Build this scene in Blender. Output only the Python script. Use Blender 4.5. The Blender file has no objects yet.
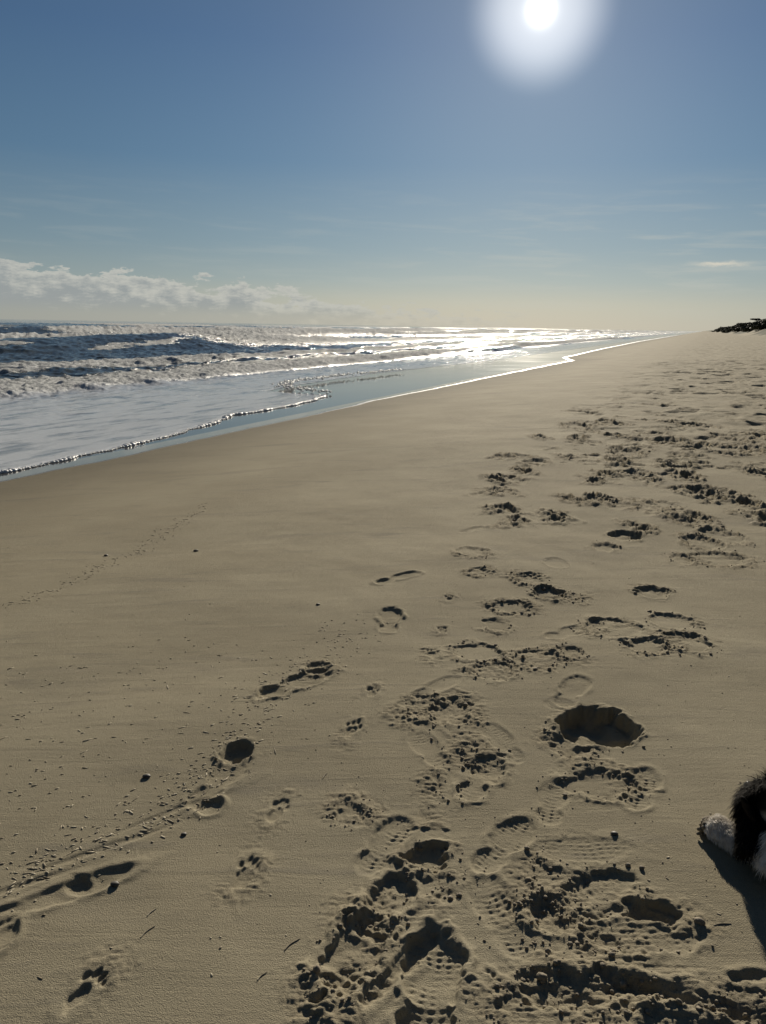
import bpy, bmesh, math, random
import numpy as np
from mathutils import Matrix, Vector

R = math.radians
random.seed(7)
rng = np.random.default_rng(11)
scene = bpy.context.scene
COL = scene.collection

# ------------------------------------------------------------------ camera
W, H, F = 766, 1024, 755.0
CAMZ = 1.5
cam_d = bpy.data.cameras.new('camera')
cam = bpy.data.objects.new('camera', cam_d)
COL.objects.link(cam)
cam_d.sensor_fit = 'VERTICAL'
cam_d.sensor_height = 24.0
cam_d.lens = 24.0 * F / H
cam_d.clip_start = 0.05
cam_d.clip_end = 60000
PITCH = math.atan((512 - 325.6) / F)
CM = Matrix.Rotation(math.pi / 2 - PITCH, 4, 'X') @ Matrix.Rotation(R(0.98), 4, 'Z')
cam.matrix_world = Matrix.Translation((0, 0, CAMZ)) @ CM
scene.camera = cam
C3 = np.array(CM.to_3x3())

def ray(px, py):
    v = C3 @ np.array([(px - W / 2) / F, (H / 2 - py) / F, -1.0])
    return v

def proj(p):
    v = C3.T @ (np.array(p) - np.array([0, 0, CAMZ]))
    return (W / 2 + F * v[0] / -v[2], H / 2 - F * v[1] / -v[2])

# ------------------------------------------------------------------ noise
def hsh(ix, iy, seed):
    h = (ix * 374761393 + iy * 668265263 + seed * 974711) & 0x7fffffff
    h = ((h ^ (h >> 13)) * 1274126177) & 0x7fffffff
    h = h ^ (h >> 16)
    return (h & 0xffff) / 32767.5 - 1.0

def vn(x, y, seed=0):
    xf = np.floor(x); yf = np.floor(y)
    ix = xf.astype(np.int64); iy = yf.astype(np.int64)
    fx = x - xf; fy = y - yf
    fx = fx * fx * fx * (fx * (fx * 6 - 15) + 10); fy = fy * fy * fy * (fy * (fy * 6 - 15) + 10)
    a = hsh(ix, iy, seed); b = hsh(ix + 1, iy, seed)
    c = hsh(ix, iy + 1, seed); d = hsh(ix + 1, iy + 1, seed)
    return (a + (b - a) * fx) * (1 - fy) + (c + (d - c) * fx) * fy

def fbm(x, y, oct=4, seed=0, gain=0.5):
    s = 0; a = 1; n = 0
    for o in range(oct):
        c, sn = math.cos(o * 1.1 + .3), math.sin(o * 1.1 + .3)
        s = s + a * vn(x * c - y * sn + o * 17.3, x * sn + y * c - o * 9.1, seed + o)
        n += a; a *= gain; x = x * 2.03; y = y * 2.03
    return s / n * 1.5

def sst(a, b, x):
    t = np.clip((x - a) / (b - a), 0, 1)
    return t * t * (3 - 2 * t)

# ------------------------------------------------------------------ beach frame
SH = R(22.2)                     # the shoreline runs off to the right of straight ahead
SS, CS = math.sin(SH), math.cos(SH)
SL = -0.5                        # sea level below the sand at the photographer's feet
def st(x, y):
    return x * SS + y * CS, x * CS - y * SS          # s along shore, t landward
def xy(s, t):
    return s * SS + t * CS, s * CS - t * SS

def base(s, t):
    z = -0.5 * sst(0, 1, np.clip((-t - .3) / 16.0, 0, 1)) * 1.0
    # gentle berm then even slope through the water line
    z = np.interp(t, [-400, -60, -22, -15, -8.4, -4.5, -1.5, 0, 12, 24], [-9, -3.2, -1.15, -0.66, -0.5, -0.2, -0.035, 0, .12, .45])
    dune = sst(15, 28, t + 3.5 * fbm(s * .02, t * .02, 3, 5)) * (1 - .6 * sst(48, 75, t))
    z = z + dune * (4.3 + 1.2 * fbm(s * .012, t * .02, 3, 9)) * sst(130, 330, s)
    return z

def G(px, py, z=None):
    """point on the sand (or on the level z) seen at a pixel"""
    d = ray(px, py); zz = 0.0 if z is None else z
    for _ in range(12):
        k = (zz - CAMZ) / d[2]
        x, y = d[0] * k, d[1] * k
        if z is not None: break
        s, t = st(x, y)
        zz = 0.5 * zz + 0.5 * float(np.interp(t, [-400, -60, -22, -15, -8.4, -4.5, -1.5, 0, 12, 24], [-9, -3.2, -1.15, -0.66, -0.5, -0.2, -0.035, 0, .12, .45]))
    return x, y, zz

# ------------------------------------------------------------------ helpers
def tag(o, label=None, cat=None, group=None, kind=None):
    if label: o['label'] = label
    if cat: o['category'] = cat
    if group: o['group'] = group
    if kind: o['kind'] = kind
    return o

def mesh_np(name, V, Fc, mat, parent=None, smooth=True, attrs=None):
    V = np.ascontiguousarray(V, np.float32); Fc = np.ascontiguousarray(Fc, np.int32)
    n = Fc.shape[1]
    me = bpy.data.meshes.new(name)
    me.vertices.add(len(V)); me.vertices.foreach_set('co', V.ravel())
    me.loops.add(Fc.size); me.loops.foreach_set('vertex_index', Fc.ravel())
    me.polygons.add(len(Fc))
    me.polygons.foreach_set('loop_start', np.arange(0, Fc.size, n, dtype=np.int32))
    me.polygons.foreach_set('loop_total', np.full(len(Fc), n, np.int32))
    me.polygons.foreach_set('use_smooth', np.full(len(Fc), smooth, bool))
    me.update(calc_edges=True)
    for k, a in (attrs or {}).items():
        at = me.attributes.new(k, 'FLOAT', 'POINT')
        at.data.foreach_set('value', np.ascontiguousarray(a, np.float32).ravel())
    me.materials.append(mat)
    o = bpy.data.objects.new(name, me); COL.objects.link(o)
    if parent: o.parent = parent
    return o

def grid_faces(nr, nc, keep=None):
    i = np.arange(nr * nc).reshape(nr, nc)
    f = np.stack([i[:-1, :-1], i[:-1, 1:], i[1:, 1:], i[1:, :-1]], -1).reshape(-1, 4)
    if keep is not None:
        f = f[keep.reshape(-1)]
    return f

# material helpers
def mat(name):
    m = bpy.data.materials.new(name); m.use_nodes = True
    nt = m.node_tree; nt.nodes.clear()
    out = nt.nodes.new('ShaderNodeOutputMaterial')
    b = nt.nodes.new('ShaderNodeBsdfPrincipled')
    nt.links.new(b.outputs[0], out.inputs[0])
    return m, nt, b, out
class NT:
    def __init__(s, nt): s.nt = nt
    def n(s, typ, **kw):
        x = s.nt.nodes.new(typ)
        for k, v in kw.items():
            if k == 'ins':
                for a, b in v.items():
                    if isinstance(b, bpy.types.NodeSocket): s.nt.links.new(b, x.inputs[a])
                    else: x.inputs[a].default_value = b
            else: setattr(x, k, v)
        return x
    def m(s, op, a, b=None, c=None, clamp=False):
        x = s.n('ShaderNodeMath', operation=op, use_clamp=clamp)
        for i, v in enumerate((a, b, c)):
            if v is None: continue
            if isinstance(v, bpy.types.NodeSocket): s.nt.links.new(v, x.inputs[i])
            else: x.inputs[i].default_value = v
        return x.outputs[0]
    def mr(s, v, a, b, c=0, d=1, t='SMOOTHSTEP'):
        x = s.n('ShaderNodeMapRange', interpolation_type=t)
        s.nt.links.new(v, x.inputs[0])
        for i, q in enumerate((a, b, c, d)):
            if isinstance(q, bpy.types.NodeSocket): s.nt.links.new(q, x.inputs[i + 1])
            else: x.inputs[i + 1].default_value = q
        return x.outputs[0]
    def mix(s, f, a, b, bt='MIX'):
        x = s.n('ShaderNodeMix', data_type='RGBA', blend_type=bt)
        for i, v in ((0, f), (6, a), (7, b)):
            if isinstance(v, bpy.types.NodeSocket): s.nt.links.new(v, x.inputs[i])
            else: x.inputs[i].default_value = v if i == 0 else (*v, 1)
        return x.outputs[2]
    def noise(s, vec, scale, detail=4, rough=.5, dist=0):
        x = s.n('ShaderNodeTexNoise', ins={'Scale': scale, 'Detail': detail, 'Roughness': rough, 'Distortion': dist})
        s.nt.links.new(vec, x.inputs['Vector'])
        return x.outputs[0]
    def mapv(s, vec, sc=(1, 1, 1), rz=0, loc=(0, 0, 0)):
        x = s.n('ShaderNodeMapping', ins={'Scale': sc, 'Rotation': (0, 0, rz), 'Location': loc})
        s.nt.links.new(vec, x.inputs[0])
        return x.outputs[0]
    def ramp(s, v, pts):
        x = s.n('ShaderNodeValToRGB')
        s.nt.links.new(v, x.inputs[0])
        e = x.color_ramp.elements
        while len(e) < len(pts): e.new(0.5)
        for q, (p, c) in zip(e, pts):
            q.position = p; q.color = (*c, 1)
        return x.outputs[0]

# ------------------------------------------------------------------ sky and sun
sd = Vector(ray(541, 10)).normalized()
SUN_EL = math.asin(sd.z); SUN_AZ = math.atan2(sd.x, sd.y)
sl = bpy.data.lights.new('sun', 'SUN'); so = bpy.data.objects.new('sun', sl); COL.objects.link(so)
sl.energy = 4.6; sl.angle = R(0.55); sl.color = (1.0, 0.90, 0.74)
so.rotation_euler = sd.to_track_quat('Z', 'Y').to_euler()
so.location = (0, 0, 30)

w = bpy.data.worlds.new('World'); scene.world = w; w.use_nodes = True
nt = w.node_tree; nt.nodes.clear(); N = NT(nt)
wo = N.n('ShaderNodeOutputWorld'); bg = N.n('ShaderNodeBackground')
nt.links.new(bg.outputs[0], wo.inputs[0])
tc = N.n('ShaderNodeTexCoord').outputs['Generated']
vecn = N.n('ShaderNodeVectorMath', operation='NORMALIZE', ins={0: tc}).outputs[0]
sep = N.n('ShaderNodeSeparateXYZ', ins={0: vecn})
X, Y, Z = sep.outputs
el = N.m('MULTIPLY', N.m('ARCSINE', Z), 180 / math.pi)
az = N.m('MULTIPLY', N.m('ARCTAN2', X, Y), 180 / math.pi)
sky = N.n('ShaderNodeTexSky', sky_type='NISHITA')
sky.sun_disc = False; sky.sun_elevation = SUN_EL; sky.sun_rotation = SUN_AZ
sky.air_density = 1.0; sky.dust_density = 1.0; sky.ozone_density = 1.5
# daylight colour by elevation (degrees / 90)
grad = N.ramp(N.m('DIVIDE', el, 90, clamp=True), [
    (0.0, (.40, .41, .36)), (.018, (.37, .40, .36)), (.035, (.27, .345, .36)), (.06, (.190, .285, .345)),
    (.12, (.092, .188, .300)), (.20, (.058, .128, .245)), (.35, (.046, .080, .145)), (1.0, (.016, .032, .070))])
dotp = N.n('ShaderNodeVectorMath', operation='DOT_PRODUCT', ins={0: vecn, 1: tuple(sd)}).outputs['Value']
ang = N.m('MULTIPLY', N.m('ARCCOSINE', N.m('MINIMUM', dotp, 1.0)), 180 / math.pi)
azf = N.mr(dotp, -.6, .8, .16, 1.0, 'LINEAR')
# left of the view is a touch deeper than round the sun
sidef = N.mr(ang, 8, 42, 1.08, .80)
col = N.mix(1.0, grad, azf, 'MULTIPLY')
cc = N.n('ShaderNodeCombineColor', ins={0: sidef, 1: sidef, 2: sidef}).outputs[0]
col = N.mix(1.0, col, cc, 'MULTIPLY')
nis = N.n('ShaderNodeVectorMath', operation='SCALE', ins={0: sky.outputs[0], 'Scale': 0.0035}).outputs[0]
col = N.mix(1.0, col, nis, 'ADD')
# clouds: low heaped bank out at sea, a few puffs, thin streaks at right
ca = N.n('ShaderNodeCombineXYZ', ins={0: az, 1: N.m('MULTIPLY', el, 2.1), 2: 0.0}).outputs[0]
n1 = N.noise(ca, .32, 8, .58)
n2 = N.noise(N.mapv(ca, (.8, 1.1, 1), 0, (13, 5, 2)), 1.0, 7, .66)
top = N.mr(az, -27, 4, 4.0, .95, 'LINEAR')
for (pa_, pw_, ph_) in ((-18.0, 1.2, .5), (-11.0, 1.3, .8)):
    gp = N.m('EXPONENT', N.m('MULTIPLY', N.m('POWER', N.m('ABSOLUTE', N.m('DIVIDE', N.m('SUBTRACT', az, pa_), pw_)), 2), -1))
    top = N.m('ADD', top, N.m('MULTIPLY', gp, ph_))
edge = N.m('ADD', N.m('SUBTRACT', top, el), N.m('MULTIPLY', N.m('SUBTRACT', n1, .5), 5.6))
edge = N.m('ADD', edge, N.m('MULTIPLY', N.m('SUBTRACT', n2, .5), 2.6))
cm = N.mr(edge, -.02, .38)
cm = N.m('MULTIPLY', cm, N.mr(el, .3, 1.6, .25, .85))
cm = N.m('MULTIPLY', cm, N.mr(az, 7, 11, 1, 0))
lit = N.mr(N.m('ADD', edge, N.m('MULTIPLY', N.m('SUBTRACT', N.noise(N.mapv(ca, (.8, 1.1, 1), 0, (13, 5.45, 2)), 1.0, 7, .66), .5), 6.5)), .0, 2.4, 1, 0)
ccol = N.mix(lit, (.29, .315, .32), (.50, .50, .455))
col = N.mix(cm, col, ccol)
ca2 = N.n('ShaderNodeCombineXYZ', ins={0: N.m('MULTIPLY', az, .16), 1: N.m('ADD', N.m('MULTIPLY', el, 1.5), N.m('MULTIPLY', az, .02)), 2: 3.3}).outputs[0]
n3 = N.noise(ca2, 1.0, 5, .55, .3)
wsp = N.m('MULTIPLY', N.mr(n3, .46, .72), N.m('MULTIPLY', N.mr(el, .3, 2.5), N.mr(el, 5.5, 11, 1, 0)))
wsp = N.m('MULTIPLY', wsp, N.mr(az, -12, 20, .22, .75))
col = N.mix(N.m('MULTIPLY', wsp, .42), col, (.52, .52, .46))
# one bright streak
dx = N.m('DIVIDE', N.m('SUBTRACT', az, 22.7), 1.5)
dy = N.m('DIVIDE', N.m('ADD', N.m('SUBTRACT', el, 4.35), N.m('MULTIPLY', N.m('SUBTRACT', n2, .5), .5)), .12)
gq = N.m('EXPONENT', N.m('MULTIPLY', N.m('ADD', N.m('POWER', N.m('ABSOLUTE', dx), 2), N.m('POWER', N.m('ABSOLUTE', dy), 2)), -1))
col = N.mix(N.m('MULTIPLY', gq, .75), col, (.70, .64, .52))
# aureole and the disc of the sun
def glow(a0, a1, v, c):
    f = N.mr(ang, a0, a1, v, 0)
    return N.n('ShaderNodeVectorMath', operation='SCALE', ins={0: c, 'Scale': f}).outputs[0]
def gexp(width, v, c):
    f = N.m('MULTIPLY', N.m('EXPONENT', N.m('MULTIPLY', N.m('POWER', N.m('DIVIDE', ang, width), 2), -1)), v)
    return N.n('ShaderNodeVectorMath', operation='SCALE', ins={0: c, 'Scale': f}).outputs[0]
for g in (glow(2.0, 5.0, .27, (1, .985, .95)), gexp(2.6, .36, (1, .96, .88)), gexp(11, .045, (.8, 1, 1.1)), gexp(.62, 2.2, (1, .97, .88)), gexp(.35, 20, (1, .97, .88))):
    col = N.mix(1.0, col, g, 'ADD')
nt.links.new(col, bg.inputs[0]); bg.inputs[1].default_value = 0.88

scene.view_settings.view_transform = 'Standard'
scene.view_settings.look = 'None'
scene.view_settings.exposure = 0.27
scene.view_settings.gamma = 1.0

# ------------------------------------------------------------------ sand sheet
def steps(r0, r1, k):
    n = int(math.log(r1 / r0) / k) + 1
    return list(np.exp(np.linspace(math.log(r0), math.log(r1), n, endpoint=False)))
rs = steps(.03, 1.15, .06) + steps(1.15, 5, .0021) + steps(5, 45, .0040) + steps(45, 600, .010) + steps(600, 3000, .03) + steps(3000, 30000, .2) + [30000]
rs = np.array(rs)
azs = np.concatenate([np.linspace(-180, -48, 45, endpoint=False), np.linspace(-48, -35, 26, endpoint=False), np.linspace(-35, 36, 830, endpoint=False), np.linspace(36, 50, 26, endpoint=False), np.linspace(50, 180, 45)])
azr = np.radians(azs)
RR, AA = np.meshgrid(rs, azr, indexing='ij')
X0 = RR * np.sin(AA); Y0 = RR * np.cos(AA)
S0, T0 = st(X0, Y0)
Zg = base(S0, T0)
# broad unevenness, then the trampled back beach
nearw = 1 - sst(40, 160, RR)
dry = sst(-3.6, .8, T0 + .8 * vn(S0 * .12, T0 * .12, 77))
Zg += .030 * fbm(X0 * .35, Y0 * .35, 3, 21) * sst(-7, -2, T0) * nearw
Zg += .006 * fbm(X0 * 2.2, Y0 * 2.2, 3, 31) * sst(-7, -1, T0) * nearw
ch = dry * sst(7.5, 16, RR) * (1 - sst(200, 500, RR))
Zg += ch * .020 * np.maximum(0, fbm(S0 * 1.1, T0 * 1.6, 4, 41) - .10) * 2.2
Zg += ch * .014 * fbm(S0 * 3.3, T0 * 3.7, 3, 47)
Zg -= ch * .07 * sst(.35, .75, fbm(S0 * 1.4 + 50, T0 * 1.6, 3, 43))
ruf = np.zeros_like(Zg)      # where the crust is broken
NR, NC = Zg.shape

def window(x, y, rad):
    r = math.hypot(x, y); a = math.atan2(x, y)
    i0, i1 = np.searchsorted(rs, max(r - rad, .03)), np.searchsorted(rs, r + rad)
    da = math.asin(min(.9, rad / max(r, rad * 1.12)))
    j0, j1 = np.searchsorted(azr, a - da), np.searchsorted(azr, a + da)
    return slice(i0, i1), slice(j0, j1)

CLODS = []                  # (x, y, z-offset, size)
prid = [0]
def dent(x, y, L, Wd, ang, depth, rough=0., tread=0., rim=.35, shape='shoe', tilt=0., soft=.008, clods=0, deep=None):
    if deep is None: deep = .72 if shape == 'shoe' else .50
    depth = depth * deep
    clods = int(clods * .55)
    prid[0] += 1; sdn = prid[0]
    rad = max(L, Wd) * .5 + .14
    a, b = window(x, y, rad)
    dx, dy = X0[a, b] - x, Y0[a, b] - y
    if dx.size < 4: return
    ca, sa = math.cos(R(ang)), math.sin(R(ang))
    u = dx * sa + dy * ca; v = dx * ca - dy * sa
    wob = .010 * vn(X0[a, b] * 22, Y0[a, b] * 22, sdn) + .006 * vn(X0[a, b] * 60, Y0[a, b] * 60, sdn + 5)
    wob = wob * min(Wd / .11, 1.4) * (.45 + 1.3 * rough)
    if shape == 'shoe':
        bend = .10 * Wd * np.cos(u / L * 3)
        e1 = (1 - np.sqrt(((u - .16 * L) / (.34 * L)) ** 2 + ((v + bend * .2) / (.5 * Wd)) ** 2)) * Wd * .5
        e2 = (1 - np.sqrt(((u + .30 * L) / (.205 * L)) ** 2 + (v / (.39 * Wd)) ** 2)) * Wd * .4
        e3 = np.minimum(Wd * .27 - np.abs(v), .34 * L - np.abs(u))
        sdv = np.maximum(np.maximum(e1, e2), np.minimum(e3, .02))
    elif shape == 'paw':
        sdv = (1 - np.sqrt((( u + .15 * L) / (.30 * L)) ** 2 + ((v - .05 * Wd) / (.30 * Wd)) ** 2)) * Wd * .30
        for q in (-.36, -.13, .13, .36):
            uc = (.22 if abs(q) > .2 else .34) * L
            uc += .05 * L * math.sin(sdn * 7 + q * 40)
            sdv = np.maximum(sdv, (1 - np.sqrt(((u - uc) / (.14 * L)) ** 2 + ((v - q * Wd) / (.12 * Wd)) ** 2)) * Wd * .16)
        wob = wob * .9
    else:
        sdv = (1 - np.sqrt((u / (.5 * L)) ** 2 + (v / (.5 * Wd)) ** 2)) * min(L, Wd) * .5
    sdv = sdv + wob
    ins = sst(-soft, soft, sdv)
    floor = depth * (1 + tilt * u / L) * (1 + .25 * vn(X0[a, b] * 14, Y0[a, b] * 14, sdn + 9))
    dz = -floor * .85 * ins * (.75 + .25 * sst(0, .03, sdv))
    rw = .011 + .007 * rough
    rim = rim * .62
    lob = np.clip(.55 + .75 * vn(X0[a, b] * 16, Y0[a, b] * 16, sdn + 3), 0, 1.5)
    dz += rim * depth * lob * np.exp(-((sdv + rw) / rw) ** 2)
    dz -= .0  # keep the apron level
    if tread:
        wob2 = .004 * vn(X0[a, b] * 30, Y0[a, b] * 30, sdn + 7)
        pt = np.sin((u + wob2) * 2 * math.pi / .019 + 1.2 * np.cos(v / Wd * 9)) * np.clip(.6 + vn(X0[a, b] * 18, Y0[a, b] * 18, sdn + 8), 0, 1)
        pt2 = np.sin((v + wob2) * 2 * math.pi / .026)
        dz += tread * ins * sst(0.004, .016, sdv) * (.55 * pt + .45 * pt * pt2) * .0019
    if rough:
        zone = np.exp(-((sdv + .02) / (.030 + .018 * rough)) ** 2) + .45 * ins
        zone *= np.clip(.55 + 1.1 * vn(X0[a, b] * 7, Y0[a, b] * 7, sdn + 13), 0, 1)
        r_ = math.hypot(x, y); fs = 1.0 if r_ < 5 else min(2.5, r_ / 5)
        bl = np.abs(vn(X0[a, b] * 42 / fs, Y0[a, b] * 52 / fs, sdn + 2)) + .5 * np.abs(vn(X0[a, b] * 95 / fs, Y0[a, b] * 95 / fs, sdn + 4))
        bl2 = vn(X0[a, b] * 20 / fs, Y0[a, b] * 20 / fs, sdn + 6)
        dz += zone * rough * (.0068 * (bl - .25) + .0036 * bl2) * (1 + 1.0 * min(1, max(0, (r_ - 2.2) / 2.5))) * (1 - .6 * np.clip(ruf[a, b], 0, 1))
        ruf[a, b] = np.maximum(ruf[a, b], zone * rough)
    Zg[a, b] += dz
    for _ in range(clods):
        th = random.random() * 6.283; k = random.gauss(.56, .12)
        uu, vv = k * L * math.cos(th), k * Wd * math.sin(th)
        CLODS.append((x + uu * sa + vv * ca, y + uu * ca - vv * sa, random.lognormvariate(math.log(.0023), .52)))

def at(px, py): return G(px, py)[:2]
def pxm(px, py):
    x, y, z = G(px, py); d = math.sqrt(x * x + y * y + (CAMZ - z) ** 2)
    return F / d, F / d * (CAMZ - z) / d
def shoe(px, py, ang, L=.29, Wd=.11, depth=.012, **k): dent(*at(px, py), L, Wd, ang, depth, **k)
def pit(px, py, wp, hp, depth=.03, ang=0, **k):
    mx, my = pxm(px, py)
    dent(*at(px, py), hp / my, wp / mx, ang, depth, shape='pit', **k)
def paw(px, py, ang, s=.075, depth=.010, **k): dent(*at(px, py), s * 1.5, s * .85, ang, depth, shape='paw', soft=.004, **k)

# --- foreground, read off the photograph -------------------------------------
shoe(432, 985, 12, L=.34, Wd=.155, depth=.026, tread=1.0, tilt=-.5, rim=.9, rough=.25, soft=.007)
shoe(404, 962, 38, L=.30, Wd=.05, depth=.022, rim=.6, rough=.2, soft=.006)
shoe(388, 905, 22, L=.24, Wd=.13, depth=.020, tread=.9, rim=.9, rough=.45, clods=40)
pit(352, 955, 42, 62, .026, 20, rough=1.0, rim=1.2, clods=110)
pit(347, 985, 30, 24, .022, 0, rough=.9, clods=30)
pit(428, 858, 36, 22, .030, 10, deep=.75, rough=.9, rim=.8, clods=60)
pit(432, 885, 40, 20, .012, 0, rough=.7, clods=40)
pit(447, 895, 22, 12, .012, 0, rough=.9, clods=30)
shoe(385, 845, 28, L=.27, Wd=.105, depth=.010, tread=1.3, rim=.7)
pit(350, 815, 34, 20, .008, 30, rough=1.0, clods=70)
shoe(505, 845, 40, L=.30, Wd=.115, depth=.013, tread=1.3, rim=.8, clods=16)
shoe(552, 803, 20, L=.24, Wd=.10, depth=.008, tread=1.2, rim=.6, rough=.15, clods=14)
pit(602, 785, 62, 24, .022, 0, rough=.9, rim=.7, clods=80)
shoe(640, 790, 30, L=.26, Wd=.11, depth=.010, tread=1.2, rim=.8)
pit(597, 729, 72, 32, .075, 0, rough=.45, rim=.28, soft=.016, clods=50, deep=.95)
pit(572, 748, 34, 20, .016, 0, rough=1.0, clods=50)
shoe(572, 694, 30, L=.30, Wd=.115, depth=.009, tread=1.7, rim=.7)
pit(560, 707, 30, 12, .006, 0, rough=0, tread=1, rim=.6)
shoe(482, 778, 30, L=.29, Wd=.125, depth=.017, tread=.7, rim=.9, rough=.35, clods=40)
pit(455, 778, 26, 44, .012, 20, rough=1.0, clods=80)
shoe(428, 752, -20, L=.26, Wd=.10, depth=.007, tread=.9, rim=.7, clods=20)
shoe(502, 745, -15, L=.27, Wd=.10, depth=.007, tread=.9, rim=.7)
pit(452, 716, 40, 26, .020, 10, rough=.9, rim=.8, clods=60)
pit(420, 708, 34, 22, .016, 20, rough=1.0, clods=60)
shoe(437, 690, 45, L=.28, Wd=.09, depth=.008, rim=.7)
pit(478, 655, 44, 18, .018, 10, rough=1.0, rim=.8, clods=70)
pit(492, 674, 40, 18, .016, 0, rough=1.0, rim=.8, clods=60)
pit(540, 662, 50, 16, .010, 20, rough=.8, tread=.6, clods=60)
pit(570, 655, 24, 13, .020, 0, rough=.9, clods=30)
shoe(568, 634, 60, L=.28, Wd=.12, depth=.010, tread=1.3, rim=.8)
pit(612, 630, 52, 18, .020, 0, rough=.8, rim=.8, clods=50)
pit(594, 625, 16, 9, .020, 0, rough=.6, clods=16)
pit(648, 648, 46, 13, .026, 0, rough=1.0, rim=.6, clods=60)
pit(685, 645, 40, 17, .022, 0, rough=1.0, rim=.8, clods=60)
pit(672, 622, 40, 14, .014, 0, rough=.6, rim=1.0, clods=30)
pit(652, 592, 28, 9, .028, 0, rough=.8, rim=.8, clods=24)
pit(550, 594, 30, 12, .034, 0, deep=.8, rough=.6, rim=.6, clods=24)
pit(571, 597, 20, 9, .014, 0, rough=1.0, clods=24)
pit(512, 608, 36, 11, .020, 0, rough=.9, rim=.8, clods=36)
pit(497, 626, 28, 11, .015, 0, rough=.6, tread=.7, rim=1.0, clods=12)
pit(528, 580, 30, 11, .018, 0, rough=.9, rim=.9, clods=24)
pit(480, 573, 22, 8, .014, 0, rough=.8, rim=.9, clods=14)
pit(472, 553, 32, 11, .016, 0, rough=.6, rim=.9, clods=14)
shoe(472, 528, 50, L=.26, Wd=.10, depth=.012, rim=.8)
pit(556, 563, 22, 10, .012, 0, rim=.8)
shoe(390, 622, 4, L=.34, Wd=.12, depth=.026, rim=.8, rough=.12, tread=.3)
shoe(398, 580, 50, L=.34, Wd=.11, depth=.016, rim=.9)
pit(625, 535, 28, 9, .04, 0, deep=.8, rough=.6, rim=.5, clods=14)
pit(605, 547, 22, 7, .026, 0, rough=.6, rim=.7, clods=12)
pit(702, 541, 34, 12, .034, 0, rough=1.0, rim=.8, clods=40)
pit(722, 535, 34, 12, .030, 0, rough=1.0, rim=.8, clods=40)
pit(716, 558, 56, 12, .022, 0, rough=1.1, rim=.8, clods=70)
pit(684, 558, 26, 8, .018, 0, rough=1.0, rim=.8, clods=30)
for (a_, b_, c_, d_) in ((680, 520, 26, 8), (640, 505, 44, 8), (582, 500, 30, 7), (560, 517, 16, 6), (604, 501, 14, 5), (720, 495, 32, 8), (697, 490, 40, 7),
        (650, 527, 24, 6), (700, 515, 24, 6), (762, 516, 16, 7), (742, 500, 22, 7), (510, 457, 22, 5), (528, 471, 20, 5), (502, 488, 20, 6), (497, 477, 16, 5),
        (505, 507, 20, 6), (511, 520, 16, 5), (562, 457, 16, 4), (580, 425, 34, 6), (600, 423, 26, 5), (640, 451, 44, 8), (655, 441, 40, 7), (680, 424, 26, 5), (606, 473, 18, 5),
        (595, 480, 14, 4), (640, 476, 30, 5), (670, 465, 38, 4), (733, 440, 26, 7), (755, 438, 20, 6), (745, 450, 26, 7), (762, 470, 20, 6),
        (615, 435, 26, 5), (575, 440, 18, 4), (706, 445, 22, 5), (690, 475, 30, 6), (620, 462, 26, 5), (660, 431, 30, 4), (588, 411, 20, 3), (538, 438, 14, 4)):
    mx_, my_ = pxm(a_, b_)
    for q_ in range(3):
        pit(a_ + random.gauss(0, c_ * .28), b_ + random.gauss(0, 1.2), c_ * random.uniform(.35, .75), d_ * random.uniform(.7, 1.2), random.uniform(.012, .034), random.uniform(-40, 40), deep=.8, rough=1.5, rim=1.0, clods=16 if b_ > 450 else 7)
# messy trodden patch at the bottom
shoe(585, 900, 62, L=.34, Wd=.16, depth=.016, tread=1.2, rim=.6, rough=.3, clods=60)
pit(654, 912, 40, 15, .034, 10, deep=.8, rough=.6, rim=.6, soft=.010, clods=10)
pit(640, 930, 92, 34, .014, 0, rough=.4, tread=.8, rim=1.1, clods=40)
pit(560, 885, 46, 34, .010, -20, rough=.9, clods=120)
pit(545, 925, 40, 44, .010, 0, rough=1.1, clods=160)
pit(600, 945, 30, 16, .020, 0, rough=1.0, clods=60)
shoe(500, 915, -14, L=.30, Wd=.115, depth=.007, tread=1.1, rim=.6, clods=30)
pit(580, 850, 90, 18, .006, 0, tread=.7, rough=.2, rim=1.0, clods=12)
pit(590, 990, 120, 26, .022, 6, rough=.7, rim=.8, clods=120)
shoe(688, 1000, 108, L=.36, Wd=.045, depth=.017, rim=.8, rough=.6, soft=.006, clods=40)
shoe(640, 990, 88, L=.16, Wd=.04, depth=.014, rim=.8, rough=.6, soft=.006, clods=20)
pit(540, 1015, 80, 36, .014, 0, rough=.9, tread=.5, clods=100)
pit(752, 1012, 44, 24, .016, 0, rough=1.0, clods=70)
pit(690, 1030, 90, 30, .018, 0, rough=.8, tread=.6, clods=50)
shoe(748, 978, 85, L=.10, Wd=.03, depth=.014, rim=.8)
# the barefoot and dog track at left
shoe(295, 687, 44, L=.38, Wd=.13, depth=.022, rough=.25, rim=.8, clods=16)
pit(318, 671, 22, 9, .020, 20, rough=.6, rim=.8)
shoe(222, 782, 20, L=.34, Wd=.11, depth=.014, rim=.6, rough=.05)
pit(237, 756, 26, 18, .045, 20, deep=.7, rough=.35, rim=.7, clods=12)
pit(209, 808, 24, 13, .026, 10, rim=.9)
shoe(48, 901, 57, L=.44, Wd=.08, depth=.013, rim=.8, tilt=.8, rough=.0)
pit(78, 885, 26, 10, .016, 40, rim=.6)
pit(3, 936, 22, 22, .018, 0, rim=1.0, rough=.2)
for p in ((245, 874, 15, .085), (277, 812, 20, .075), (352, 733, 15, .08), (372, 696, 10, .065), (432, 656, 10, .08), (442, 631, 5, .06), (85, 992, 28, .085), (449, 600, 10, .06)):
    paw(p[0], p[1], p[2], p[3], .019, rough=.5, rim=.6)
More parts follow.
